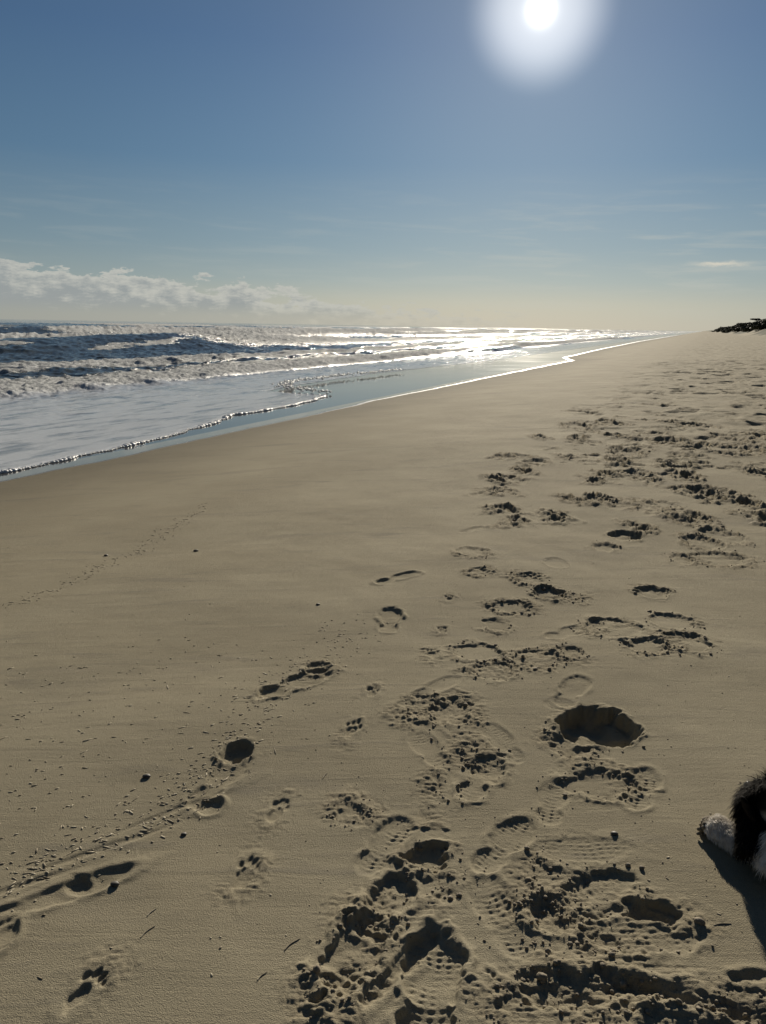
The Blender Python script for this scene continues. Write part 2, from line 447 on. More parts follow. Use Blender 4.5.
# narrow scratches along the old wrack line
for (a_, b_, c_, an, L_) in ((22, 888, .012, 62, .34), (110, 848, .010, 58, .36), (175, 812, .009, 52, .34)):
    dent(*at(a_, b_), L_, .022, an, .007, shape='pit', rim=.8, soft=.004)

# --- farther tracks: four walkers and a dog, plus the general traffic ---------
def track(s0, t0, s1, t1, step, kind, amp):
    n = int(abs(s1 - s0) / step)
    for i in range(n):
        f = i / n
        s = s0 + (s1 - s0) * f + random.gauss(0, .06); t = t0 + (t1 - t0) * f + (.12 if i % 2 else -.12) + .5 * math.sin(f * 9 + s0) + random.gauss(0, .06)
        x, y = xy(s, t)
        if kind == 'paw': dent(x, y, .10, .09, 23 + random.gauss(0, 12), .022 * amp, shape='pit', rough=.4, rim=.7)
        else: dent(x, y, .30 + random.gauss(0, .03), .13 + random.gauss(0, .015), 23 + random.gauss(0, 14), .026 * amp, rough=.9, rim=.9)
for a in ((7, -2.0, 60, -1.6, .75, 'shoe', .55), (8, -.7, 80, .4, .72, 'shoe', 1), (8.5, 1.5, 90, 1.6, .74, 'shoe', 1.1), (9, 2.6, 90, 4.5, .7, 'shoe', 1), (10, 4.0, 90, 7.5, .74, 'shoe', 1),
          (8, .5, 60, 2.5, .45, 'paw', 1.2), (9, -1.4, 50, .5, .5, 'paw', .9), (12, 6, 90, 10, .72, 'shoe', 1), (14, 8, 100, 14, .72, 'shoe', 1)):
    track(*a)
for _ in range(400):
    s = 8.5 + 85 * random.random() ** 1.5; t = -1.8 + (2 + s * .17) * random.random()
    x, y = xy(s, t); q = random.random()
    dent(x, y, .18 + .2 * random.random(), .14 + .22 * random.random(), random.uniform(-40, 80), .018 + .025 * q, shape='pit' if q > .4 else 'shoe', rough=.6 + .6 * q, rim=.9)

# swash line: where the running sheet of water ends on the sand
def tline(pts, z):
    q = []
    for (px, py) in pts:
        d = ray(px, py); k = (z - CAMZ) / d[2]; q.append(st(d[0] * k, d[1] * k))
    return q
EDGE_PX = [(-60, 483), (0, 470), (60, 459), (110, 449), (160, 436), (200, 425), (235, 413), (262, 408), (290, 403), (312, 399), (324, 393)]
EDGE = tline(EDGE_PX, -.47)
s_tip = EDGE[-1][0]
E2 = tline([(330, 377), (372, 371), (420, 366), (470, 361), (530, 354), (590, 346), (640, 339)], -.50)
es = [-400] + [e[0] for e in EDGE] + [s_tip + .5] + [max(e[0], s_tip + 1.0 + i * .8) for i, e in enumerate(E2)] + [5000]
et = [EDGE[0][1]] + [e[1] for e in EDGE] + [E2[0][1] + .6] + [e[1] for e in E2] + [E2[-1][1]]
def edge_t(s):
    return np.interp(s, es, et) + .10 * vn(s * .9, s * 0 + 3, 301) + .05 * vn(s * 3.1, s * 0, 302)
# wet border (how far up the sand the last runs reached)
WB = tline([(-60, 498), (0, 484), (100, 462), (200, 440), (300, 418), (383, 399), (440, 388), (500, 376), (545, 367), (574, 361.5), (566, 357), (600, 349), (640, 341)], -.47)
ws = [-400] + [q[0] for q in WB] + [5000]
wt = [WB[0][1]] + [q[1] for q in WB] + [WB[-1][1]]
for i in range(1, len(ws)): ws[i] = max(ws[i], ws[i - 1] + .05)
def wet_t(s): return np.interp(s, ws, wt) + .07 * vn(s * .7, s * 0, 311) + .03 * vn(s * 2.9, s * 0, 312)
wet = 1 - sst(-.05, .10, T0 - wet_t(S0))
damp = 1 - sst(.0, 3.4, T0 - wet_t(S0) + .25 * vn(S0 * .5, T0 * .7, 313))
swash_glint = np.exp(-((T0 - wet_t(S0) + .05) / (.020 + .0018 * RR)) ** 2) * sst(13, 20, S0) * (1 - sst(250, 500, RR))  # thin line along the wet border, mask for the painted sun glint
duneveg = sst(15.5, 19, T0 + 4 * fbm(S0 * .05, T0 * .05, 3, 55))
# smooth everything in the wet zone
V = np.stack([X0, Y0, Zg], -1).reshape(-1, 3)
SANDZ = Zg

m_sand, nt, b, out = mat('beach_sand'); N = NT(nt)
pos = N.n('ShaderNodeNewGeometry').outputs['Position']
def attr(N, k): return N.n('ShaderNodeAttribute', attribute_name=k).outputs['Fac']
aw, ad, av, ar, af = [attr(N, k) for k in ('wet', 'damp', 'veg', 'ruf', 'swash_glint')]
g1 = N.noise(pos, 900, 2, .6)
g2 = N.noise(pos, 260, 3, .6)
strp = N.noise(N.mapv(pos, (.35, 2.6, 1), R(-6)), 5.5, 6, .62, .6)
strp2 = N.noise(N.mapv(pos, (1.0, 7.5, 1), R(-4)), 12, 4, .6, .3)
big = N.noise(pos, .9, 4, .55)
c = N.mix(N.mr(big, .3, .7), (.288, .250, .170), (.352, .310, .216))
c = N.mix(N.mr(strp, .55, .75, 0, .6), c, (.20, .182, .145))
c = N.mix(N.mr(N.noise(N.mapv(pos, (.5, 1.6, 1), R(-10)), 1.6, 5, .6, .8), .54, .74, 0, .55), c, (.17, .155, .125))
c = N.mix(N.mr(N.noise(N.mapv(pos, (.35, 1.5, 1), R(-5)), 38, 3, .6), .66, .76, 0, .55), c, (.10, .09, .07))
c = N.mix(N.mr(g1, .35, .75, 0, .5), c, (.42, .38, .29))
c = N.mix(N.mr(N.noise(pos, 480, 2, .6), .58, .70, 0, .6), c, (.07, .06, .05))
c = N.mix(N.mr(g2, .60, .80, 0, .45), c, (.12, .105, .085))
c = N.mix(N.m('MULTIPLY', N.mr(ar, .1, .8), .25), c, (.23, .19, .13))
c = N.mix(N.m('MULTIPLY', N.m('POWER', ad, 1.6), .65), c, (.135, .118, .085))
c = N.mix(aw, c, (.085, .078, .062))
c = N.mix(N.m('MULTIPLY', af, N.mr(N.noise(pos, 6, 4), .3, .6)), c, (.75, .77, .78))  # foam-white line: sun glint at the film edge put into the colour
vg = N.mix(N.mr(N.noise(pos, .6, 5), .35, .65), (.022, .026, .014), (.07, .07, .035))
c = N.mix(av, c, vg)
nt.links.new(c, b.inputs['Base Color'])
rg = N.m('ADD', N.m('MULTIPLY', aw, -.83), .90)
rg = N.m('ADD', rg, N.m('MULTIPLY', N.mr(N.noise(N.mapv(pos, (.3, 1.2, 1), -SH), 1.2, 4), .35, .7), N.m('MULTIPLY', aw, .03)))
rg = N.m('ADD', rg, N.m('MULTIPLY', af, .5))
nt.links.new(rg, b.inputs['Roughness'])
nt.links.new(N.mr(aw, 0, 1, .05, .5), b.inputs['Specular IOR Level'])
dw = N.m('SUBTRACT', 1, aw)
h = N.m('ADD', N.m('MULTIPLY', g1, .55), N.m('MULTIPLY', g2, 1.1))
h = N.m('ADD', h, N.m('MULTIPLY', strp, 3.0))
h = N.m('ADD', h, N.m('MULTIPLY', N.noise(pos, 330, 2, .7), 2.2))
h = N.m('ADD', h, N.m('MULTIPLY', strp2, .6))
h = N.m('ADD', h, N.m('MULTIPLY', N.noise(pos, 90, 4, .7), 1.0))
h = N.m('MULTIPLY', h, dw)
bp = N.n('ShaderNodeBump', ins={'Strength': .9, 'Distance': .0016, 'Height': h})
nt.links.new(bp.outputs[0], b.inputs['Normal'])

beach = mesh_np('beach', V, grid_faces(NR, NC), m_sand, attrs={'wet': wet, 'damp': damp, 'veg': duneveg, 'ruf': np.clip(ruf, 0, 1), 'swash_glint': swash_glint})
tag(beach, 'broad beige sand beach trodden with footprints and wet along the sea', 'beach', kind='structure')

def zsand(x, y):
    r = math.hypot(x, y); a = math.atan2(x, y)
    i = min(max(np.searchsorted(rs, r), 1), NR - 1); j = min(max(np.searchsorted(azr, a), 1), NC - 1)
    fi = (r - rs[i - 1]) / (rs[i] - rs[i - 1]); fj = (a - azr[j - 1]) / (azr[j] - azr[j - 1])
    return float((SANDZ[i - 1, j - 1] * (1 - fj) + SANDZ[i - 1, j] * fj) * (1 - fi) + (SANDZ[i, j - 1] * (1 - fj) + SANDZ[i, j] * fj) * fi)

# ------------------------------------------------------------------ the sea
rs2 = np.array(steps(5.5, 70, .0042) + steps(70, 500, .007) + steps(500, 3000, .015) + steps(3000, 45000, .12) + [45000])
a2 = np.radians(np.concatenate([np.linspace(-160, -60, 50, endpoint=False), np.linspace(-60, -36, 60, endpoint=False), np.linspace(-36, 24.4, 720)]))
R2, A2 = np.meshgrid(rs2, a2, indexing='ij')
X2 = R2 * np.sin(A2); Y2 = R2 * np.cos(A2); S2, T2 = st(X2, Y2)
Zs = np.full_like(X2, SL); foam = np.zeros_like(X2)
fade = 1 - sst(900, 2500, R2)
# (t0, height, front width, back width, broken fraction, wander)
WAVES = [(-17.6, .36, .55, 5.5, 1.0, 1.0), (-25.5, .26, 1.6, 4.5, .55, 1.6), (-37, 1.0, 4.0, 8.0, .38, 2.6), (-58, 1.3, 2.6, 8.5, .85, 3.4), (-80, 1.3, 3.0, 10, .75, 4),
         (-106, 1.25, 4, 12, .6, 5), (-137, .9, 5, 14, .34, 6), (-172, .85, 6, 16, .26, 7), (-212, .8, 6, 18, .22, 8), (-258, .75, 8, 20, .18, 8), (-310, .7, 8, 22, .14, 9), (-370, .7, 9, 24, .12, 9)]
for k, (t0, hh, wf, wb, br, wd) in enumerate(WAVES):
    ls = 1 / (14 + abs(t0) * .45)
    tc_ = t0 + wd * vn(S2 * ls, S2 * 0 + k * 7.7, 400 + k) + .35 * wd * vn(S2 * ls * 3.2, S2 * 0 + k, 420 + k)
    if k == 0: tc_ = tc_ + .30 * vn(S2 * 1.1, T2 * .3, 440)
    am = hh * (.72 + .42 * vn(S2 * ls * 1.3, S2 * 0 + k * 3.1, 450 + k))
    if k == 2: am = am * (1.1 - .6 * sst(60, 95, S2)) 
    q = T2 - tc_
    prof = np.where(q > 0, np.exp(-(np.maximum(q, 0) / wf) ** 1.6), np.exp(-(np.maximum(-q, 0) / wb) ** 1.5))
    Zs += am * prof * fade
    Zs -= .12 * hh * np.exp(-((q - wf * 2.2) / (wf * 1.6)) ** 2) * fade
    brk = sst(.5 - br, .95 - br, .5 + .62 * fbm(S2 * ls * 1.9, S2 * 0 + k * 5.5, 3, 470 + k)) if br < 1 else np.ones_like(S2)
    if k == 2: brk = np.maximum(brk * sst(40, 58, S2), sst(62, 85, S2) * .8)
    fr = np.where(q > 0, np.exp(-(np.maximum(q, 0) / (wf * (1.35 if k else 2.6))) ** 2.2), np.exp(-(np.maximum(-q, 0) / (wb * (.42 if k else .75))) ** 2))
    foam = np.maximum(foam, fr * brk * (1.0 if k < 6 else .8))
    # roughness of the white water
    q_ = 1.0 if k < 3 else 2.6 / k
    t1 = np.abs(fbm(S2 * 1.9 * q_, T2 * 2.3 * q_, 4 if k < 3 else 2, 480 + k, .62)); t2 = np.abs(vn(S2 * 6, T2 * 7, 490 + k))
    sc = 1.0 if k == 0 else 2.0
    Zs += fr * brk * hh * (.15 * t1 + .06 * t2 * (R2 < 60)) * (1.0 if k else 1.45) * fade
# chop on open water
sw = sst(-15.5, -22, T2)
Zs += sw * fade * (.10 * fbm(S2 * .35, T2 * .6, 4, 500) + (.035 + .06 * (1 - np.exp(-((T2 + 38) / 9) ** 2))) * fbm(S2 * 1.3, T2 * 1.9, 3, 510) + .03 * vn(S2 * 4.5, T2 * 5, 512) * (R2 < 90))
# residual foam: lace behind breakers, and the milky swash sheet
lace = sst(.05, .6, fbm(S2 * .12, T2 * .35, 4, 520)) * sw * (1 - sst(60, 160, -T2)) * .72
foam = np.maximum(foam, lace)
et_ = edge_t(S2)
left = 1 - sst(s_tip - 1, s_tip + 1.5, S2)
swz = sst(.0, -1.0, T2 - et_) * sst(-17.8, -16.8, T2)
foam = np.maximum(foam, swz * (.46 * left + .36 * (1 - left)) * (.8 + .5 * fbm(S2 * .35, T2 * 1.4, 3, 530)))
foam = np.maximum(foam, np.exp(-((T2 - et_ + .10) / .16) ** 2) * (T2 < et_ + .05))
foam = np.maximum(foam, sst(-2.0, -.3, T2 - et_) * (T2 < et_) * (.30 + .3 * vn(S2 * 2, T2 * 3, 540)))
# the thin sheet rides on the sand
bz = base(S2, T2)
thin = np.clip((et_ - T2), 0, 6)
film = bz + .004 + .016 * (1 - np.exp(-thin / .15))
lev = Zs + .012 * sst(0, 5, thin) * vn(S2 * .8, T2 * 2.2, 550) + .02 * sst(-9, -15, T2) * np.abs(fbm(S2 * 1.4, T2 * 2.6, 3, 551))
we = sst(.1, 2.6, et_ - T2)
Zs = np.where(T2 > -17, np.maximum(film, lev * we + (film + .0) * (1 - we)), Zs)
keep = ((T2 < et_ + .02)[:-1, :-1])
m_sea, nt, b, out = mat('sea_water'); N = NT(nt)
pos = N.n('ShaderNodeNewGeometry').outputs['Position']
fo = attr(N, 'foam'); sp = attr(N, 'sheet')
pr = N.mapv(pos, (1, 1, 1), -0.0)
rot = N.n('ShaderNodeVectorRotate', rotation_type='Z_AXIS', ins={0: pos, 'Angle': SH}).outputs[0]   # x = t, y = s
fn1 = N.noise(N.mapv(rot, (1.6, .55, 1)), 1.6, 7, .66, .4)
fn2 = N.noise(rot, 14, 4, .65, .3)
vor = N.n('ShaderNodeTexVoronoi', feature='DISTANCE_TO_EDGE', ins={0: N.mapv(rot, (1.5, .6, 1)), 'Scale': 2.6}).outputs[0]
ff = N.m('ADD', fo, N.m('MULTIPLY', N.m('SUBTRACT', fn1, .5), .95))
ff = N.m('ADD', ff, N.m('MULTIPLY', N.m('SUBTRACT', fn2, .5), .35))
ff = N.m('ADD', ff, N.m('MULTIPLY', N.mr(vor, 0, .12, 1, 0), N.m('MULTIPLY', fo, .22)))
fm = N.mr(ff, .42, .70)
fm = N.m('MULTIPLY', fm, N.mr(fo, .5, 1, .62, .95))
fm = N.m('MAXIMUM', fm, N.m('MULTIPLY', sp, N.mr(N.noise(N.mapv(rot, (2.2, .5, 1)), 1.5, 6, .6), .34, .52, .30, .85)))
fcol = N.mix(N.mr(N.noise(N.mapv(rot, (1.4, .8, 1)), 5, 7, .72, .4), .42, .58), (.50, .52, .52), (.82, .82, .81))
fcol = N.mix(sp, fcol, (.76, .78, .80))
c = N.mix(fm, (.060, .068, .062), fcol)
nt.links.new(c, b.inputs['Base Color'])
nt.links.new(N.m('ADD', N.m('MULTIPLY', N.m('MULTIPLY', fm, .93), N.mr(sp, 0, 1, 1, .055, 'LINEAR')), N.mr(sp, 0, 1, .06, .03, 'LINEAR')), b.inputs['Roughness'])
nt.links.new(N.mr(fm, .1, 1, .5, .03, 'LINEAR'), b.inputs['Specular IOR Level'])
b.inputs['IOR'].default_value = 1.33
rip = N.noise(N.mapv(rot, (1.3, .45, 1)), 5.5, 5, .6, .5)
rip2 = N.noise(N.mapv(rot, (2.2, .8, 1)), .9, 5, .6, .3)
hh = N.m('ADD', N.m('MULTIPLY', rip, N.mr(sp, 0, 1, .035, .005, 'LINEAR')), N.m('MULTIPLY', rip2, N.mr(sp, 0, 1, .075, .008, 'LINEAR')))
hh = N.m('ADD', hh, N.m('MULTIPLY', N.m('MULTIPLY', N.noise(rot, 9, 6, .75), fm), N.mr(sp, 0, 1, .09, .015, 'LINEAR')))
bp = N.n('ShaderNodeBump', ins={'Strength': 1.0, 'Distance': 1.0, 'Height': hh})
nt.links.new(bp.outputs[0], b.inputs['Normal'])
sheet = sst(-17.4, -16.6, T2)
Vs = np.stack([X2, Y2, Zs], -1).reshape(-1, 3)
fs_ = grid_faces(*X2.shape, keep=keep)
sea = mesh_np('sea', Vs, fs_, m_sea, attrs={'foam': foam, 'sheet': sheet})
tag(sea, 'grey blue sea with foaming breakers rolling onto the beach', 'sea', kind='structure')

# lumpy roll of foam along the end of the running sheet
def ico(sub):
    bm = bmesh.new(); bmesh.ops.create_icosphere(bm, subdivisions=sub, radius=1)
    v = np.array([q.co[:] for q in bm.verts]); f = np.array([[q.index for q in p.verts] for p in bm.faces]); bm.free()
    return v, f
def scatter(name, items, m, sub=1, jitter=.25, smooth=True, parent=None):
    """items: (x,y,z,sx,sy,sz,rot)"""
    v, f = ico(sub); n = len(items); it = np.array(items, np.float64)
    j = 1 + jitter * (rng.random((n, len(v), 1)) - .5) * 2
    P = v[None] * j * it[:, None, 3:6]
    c, s = np.cos(it[:, 6])[:, None], np.sin(it[:, 6])[:, None]
    P = np.stack([P[..., 0] * c - P[..., 1] * s, P[..., 0] * s + P[..., 1] * c, P[..., 2]], -1) + it[:, None, :3]
    Fx = f[None] + (np.arange(n) * len(v))[:, None, None]
    return mesh_np(name, P.reshape(-1, 3), Fx.reshape(-1, 3), m, smooth=smooth, parent=parent)
m_foam, nt, b, out = mat('foam'); N = NT(nt)
b.inputs['Base Color'].default_value = (.78, .79, .79, 1); b.inputs['Roughness'].default_value = .45
bp = N.n('ShaderNodeBump', ins={'Strength': .6, 'Distance': .01, 'Height': N.noise(N.n('ShaderNodeNewGeometry').outputs['Position'], 60, 3)})
nt.links.new(bp.outputs[0], b.inputs['Normal'])
items = []
s = EDGE[0][0] - 2
while s < s_tip + .6:
    t = float(edge_t(np.array([s]))[0]); x, y = xy(s, t)
    k = .55 + .6 * float(vn(np.array([s * 1.9]), np.array([1.0]), 600)[0])
    k = max(.12, k) * (1.0 if s < s_tip - 1.5 else 1.6)
    for _ in range(3):
        q = k * random.uniform(.5, 1.2)
        ox, oy = random.gauss(0, .02), random.gauss(0, .025)
        items.append((x + ox, y + oy, zsb := float(base(np.array([s]), np.array([t]))[0]) + .008, .040 * q + .015, .040 * q + .015, .030 * q + .006, random.random() * 3))
    s += .045
back = [(326, 392), (308, 389), (290, 387), (281, 385), (290, 381), (304, 379), (318, 377.5), (336, 375), (360, 373), (400, 369)]
for (p0, p1) in zip(back[:-1], back[1:]):
    a0 = G(*p0, -.47); a1 = G(*p1, -.47); Ln = math.hypot(a1[0] - a0[0], a1[1] - a0[1])
    for _ in range(int(Ln / .035)):
        f = random.random(); x = a0[0] + (a1[0] - a0[0]) * f + random.gauss(0, .16); y = a0[1] + (a1[1] - a0[1]) * f + random.gauss(0, .30)
        q = random.uniform(.25, 1.2); items.append((x, y, -.475, .05 * q, .05 * q, .028 * q, random.random() * 3))
swash_foam = scatter('foam', items, m_foam, 2, .12)
tag(swash_foam, 'thin lumpy white foam line at the edge of the running wave', 'foam', kind='stuff')

# ------------------------------------------------------------------ clods and debris
m_clod, nt, b, out = mat('sand_clod'); N = NT(nt)
pos = N.n('ShaderNodeNewGeometry').outputs['Position']
c = N.mix(N.noise(pos, 90, 3), (.17, .14, .10), (.31, .265, .19))
nt.links.new(c, b.inputs['Base Color']); b.inputs['Roughness'].default_value = .85
bp = N.n('ShaderNodeBump', ins={'Strength': .8, 'Distance': .002, 'Height': N.noise(pos, 400, 3)})
nt.links.new(bp.outputs[0], b.inputs['Normal'])
items = []
for (x, y, q) in CLODS:
    q = min(q, .014) * (1 if math.hypot(x, y) < 3.2 else 1.5)
    items.append((x, y, zsand(x, y) + q * .35, q * random.uniform(.8, 1.3), q * random.uniform(.8, 1.3), q * random.uniform(.6, 1), random.random() * 3))
for _ in range(420):     # loose crumbs everywhere near
    px, py = random.uniform(300, 766), random.uniform(600, 1024)
    x, y, _z = G(px, py); q = random.lognormvariate(math.log(.0016), .3)
    items.append((x, y, zsand(x, y) + q * .3, q, q * random.uniform(.8, 1.4), q * .7, random.random() * 3))
cl = scatter('sand_clods', items, m_clod, 2, .24)
tag(cl, 'crumbly damp sand clods kicked up round the footprints', 'sand clods', kind='stuff')

m_straw, nt, b, out = mat('dry_reed'); N = NT(nt)
pos = N.n('ShaderNodeNewGeometry').outputs['Position']
c = N.mix(N.mr(N.noise(pos, 30, 2), .4, .6), (.20, .165, .11), (.42, .37, .27))
nt.links.new(c, b.inputs['Base Color']); b.inputs['Roughness'].default_value = .8
def wrack(n):
    out_ = []
    line = [(0, 897), (60, 868), (110, 848), (170, 825), (200, 800), (225, 770), (260, 715), (300, 690), (340, 655), (360, 640)]
    line2 = [(0, 612), (60, 590), (110, 565), (155, 540), (185, 520), (205, 507)]
    for _ in range(n):
        k = random.random()
        if k < .42:
            i = random.randrange(len(line) - 1); f = random.random()
            px = line[i][0] * (1 - f) + line[i + 1][0] * f + random.gauss(-4, 16); py = line[i][1] * (1 - f) + line[i + 1][1] * f + random.gauss(-6, 9)
        elif k < .60:
            i = random.randrange(len(line2) - 1); f = random.random()
            px = line2[i][0] * (1 - f) + line2[i + 1][0] * f + random.gauss(0, 5); py = line2[i][1] * (1 - f) + line2[i + 1][1] * f + random.gauss(0, 2.5)
        elif k < .9:
            px, py = random.uniform(0, 330), random.uniform(640, 890)
            if py > 900 - px * .45: continue
        else:
            px, py = random.uniform(0, 760), random.uniform(520, 1020)
        x, y, z = G(px, py); r = math.hypot(x, y)
        q = min(.02, random.lognormvariate(math.log(.0055), .5)) * (1 if k < .9 else .6)
        if .42 <= k < .6: q *= 1.1
        w_ = random.uniform(.0011, .0022) * (1.0 + .12 * r)
        out_.append((x, y, zsand(x, y) + w_ * .3, q * 1.25, w_ * 1.3, w_ * .65, random.gauss(.3, .8)))
    return out_
wr = scatter('wrack_fragments', wrack(1150), m_straw, 1, .2)
tag(wr, 'short broken reed and shell fragments scattered over the smooth sand at left', 'beach debris', kind='stuff')

# single pebbles
m_peb, nt, b, out = mat('pebble'); N = NT(nt)
pos = N.n('ShaderNodeNewGeometry').outputs['Position']
nt.links.new(N.mix(N.noise(pos, 120, 3), (.05, .045, .04), (.14, .12, .09)), b.inputs['Base Color']); b.inputs['Roughness'].default_value = .6
for (px, py, q, lab) in ((147, 781, .012, 'small flat dark pebble above the old wrack line, left of the deepest barefoot heel mark'),
                         (115, 887, .011, 'small dark pebble just right of the long scraped footprint at the left edge'),
                         (614, 836, .010, 'small dark pebble lying below the wide cloddy print left of the dog'),
                         (184, 836, .008, 'tiny dark pebble below the heel mark of the barefoot track'),
                         (196, 552, .016, 'lone dark shell fragment on the smooth sand below the foam line'),
                         (318, 609, .010, 'tiny dark pebble on smooth sand left of the two-lobed footprint'),
                         (106, 556, .014, 'small dark pebble beside the faint crumb trail far left')):
    v, f = ico(2)
    v = v * (1 + .18 * (rng.random((len(v), 1)) - .5)) * np.array([1.2, .9, .55]) * q
    x, y, z = G(px, py)
    o = mesh_np('pebble', v, f, m_peb); o.location = (x, y, zsand(x, y) + q * .25)
    tag(o, lab, 'pebble', 'pebbles on the sand')

# twigs
def twig(px, py, L, ang, lab):
    x, y, z = G(px, py); n = 7; V_ = []; F_ = []
    for i in range(n):
        f = i / (n - 1); r = .0018 * (1 - .5 * f)
        cx = (f - .5) * L; cy = .06 * L * math.sin(f * 4); cz = .0012
        for k in range(6):
            V_.append((cx, cy + r * math.cos(k * 1.047), cz + r * math.sin(k * 1.047)))
    for i in range(n - 1):
        for k in range(6): F_.append((i * 6 + k, i * 6 + (k + 1) % 6, i * 6 + 6 + (k + 1) % 6, i * 6 + 6 + k))
    o = mesh_np('twig', np.array(V_), np.array(F_), m_straw); o.location = (x, y, zsand(x, y)); o.rotation_euler[2] = R(ang)
    tag(o, lab, 'twig', 'twigs on the sand')
for a in ((292, 945, .05, 50, 'short brown twig on bare sand left of the cloddy rim of the foreground print'),
          (262, 978, .03, 55, 'tiny twig near the bottom, left of the big foreground prints'),
          (148, 935, .045, 60, 'thin twig between the long scraped print and the bottom paw print'),
          (152, 915, .03, 60, 'small reed stub just above the thin twig at lower left'),
          (325, 778, .03, 70, 'tiny reed stub above the leftmost crumbly scuff'),
          (722, 925, .05, 12, 'thin dark twig on smooth sand between the trodden patch and the dog')):
    twig(*a)

# ------------------------------------------------------------------ the dog (lying, mostly out of frame)
def P3(px, py, z): return Vector(G(px, py, z))
paw_p = P3(716, 829, .032)
wrist = P3(738, 842, .042)
elbow = P3(782, 862, .055)
dog = bpy.data.objects.new('dog', None); COL.objects.link(dog); dog.location = (elbow.x + .15, elbow.y, 0)
tag(dog, 'long-haired black and white dog at the right edge, sandy white forepaw stretched out', 'dog')
DO = Vector(dog.location)
chest = Vector((elbow.x + .10, elbow.y + .05, .125))
head = P3(770, 808, .165)
J = {}
J['pelvis'] = (chest + Vector((.46, .08, -.01)), .105)
J['mid'] = (chest + Vector((.24, .05, .01)), .12)
J['chest'] = (chest, .105)
J['neck'] = (chest * .45 + head * .55 + Vector((.02, 0, .01)), .07)
J['head'] = (head, .078)
J['brow'] = (head + Vector((.01, .055, .004)), .050)
J['muzzle'] = (head + Vector((.015, .105, -.028)), .030)
J['nose'] = (head + Vector((.02, .150, -.040)), .020)
J['shl'] = (chest + Vector((-.02, -.05, -.03)), .055)
J['elb'] = (elbow, .036); J['wri'] = (wrist, .033); J['paw'] = (paw_p + Vector((0, 0, .006)), .037)
J['ptoe'] = (paw_p + (paw_p - wrist).normalized() * .022, .022)
tf = (paw_p - wrist).normalized(); ts = Vector((-tf.y, tf.x, 0))
for k_, o_ in enumerate((-.030, -.011, .011, .030)):
    J['toe%d' % k_] = (paw_p + tf * (.036 - abs(o_) * .35) + ts * o_ + Vector((0, 0, -.006)), .0125)
J['shr'] = (chest + Vector((-.02, .08, -.03)), .055)
J['elbr'] = (chest + Vector((.03, .15, -.075)), .036); J['wrir'] = (chest + Vector((-.02, .22, -.09)), .026); J['pawr'] = (chest + Vector((-.06, .27, -.095)), .028)
pv = J['pelvis'][0]
for sgn, n in ((-1, 'l'), (1, 'r')):
    J['thi' + n] = (pv + Vector((-.06, .10 * sgn, -.02)), .06); J['kne' + n] = (pv + Vector((-.17, .13 * sgn, -.05)), .04)
    J['hoc' + n] = (pv + Vector((.0, .15 * sgn, -.085)), .026); J['hpw' + n] = (pv + Vector((-.13, .16 * sgn, -.09)), .027)
J['tail1'] = (pv + Vector((.12, .02, -.03)), .035); J['tail2'] = (pv + Vector((.24, .08, -.08)), .03); J['tail3'] = (pv + Vector((.34, .18, -.085)), .018)
E = [('pelvis', 'mid'), ('mid', 'chest'), ('chest', 'neck'), ('neck', 'head'), ('head', 'brow'), ('brow', 'muzzle'), ('muzzle', 'nose'), ('chest', 'shl'), ('shl', 'elb'), ('elb', 'wri'), ('wri', 'paw'), ('paw', 'ptoe'), ('paw', 'toe0'), ('paw', 'toe1'), ('paw', 'toe2'), ('paw', 'toe3'),
     ('chest', 'shr'), ('shr', 'elbr'), ('elbr', 'wrir'), ('wrir', 'pawr'), ('pelvis', 'thil'), ('thil', 'knel'), ('knel', 'hocl'), ('hocl', 'hpwl'), ('pelvis', 'thir'), ('thir', 'kner'), ('kner', 'hocr'), ('hocr', 'hpwr'),
     ('pelvis', 'tail1'), ('tail1', 'tail2'), ('tail2', 'tail3')]
names = list(J); idx = {n: i for i, n in enumerate(names)}
me = bpy.data.meshes.new('body'); me.from_pydata([tuple(J[n][0] - DO) for n in names], [(idx[a], idx[b]) for a, b in E], [])
body = bpy.data.objects.new('body', me); COL.objects.link(body); body.parent = dog
md = body.modifiers.new('skin', 'SKIN'); md.use_smooth_shade = True
for i, n in enumerate(names):
    me.skin_vertices[0].data[i].radius = (J[n][1], J[n][1]); me.skin_vertices[0].data[i].use_root = (n == 'pelvis')
sb = body.modifiers.new('sub', 'SUBSURF'); sb.levels = 2; sb.render_levels = 2
m_coat, nt, b, out = mat('dog_coat'); N = NT(nt)
oc = N.n('ShaderNodeTexCoord').outputs['Object']
def near(pt, rad):
    d = N.n('ShaderNodeVectorMath', operation='DISTANCE', ins={0: oc, 1: tuple(Vector(pt) - DO)}).outputs['Value']
    return N.mr(d, rad * .85, rad * 1.1, 1, 0)
wm = N.m('MAXIMUM', N.m('MAXIMUM', near(paw_p, .13), near(elbow + Vector((-.02, 0, 0)), .13)), near(J['pawr'][0], .10))
nt.links.new(N.mix(wm, (.012, .010, .009), (.75, .70, .63)), b.inputs['Base Color']); b.inputs['Roughness'].default_value = .8
me.materials.append(m_coat)
def hairmat(n, ca, cb):
    m_, nt, b, out = mat(n); N = NT(nt)
    g = N.n('ShaderNodeNewGeometry').outputs['Position']
    nt.links.new(N.mix(N.mr(N.noise(g, 60, 2), .4, .6), ca, cb), b.inputs['Base Color']); b.inputs['Roughness'].default_value = .85; b.inputs['Specular IOR Level'].default_value = .12
    return m_
m_bf = hairmat('black_fur', (.004, .0035, .0035), (.016, .012, .010)); m_wf = hairmat('white_fur', (.72, .68, .62), (.88, .85, .80))
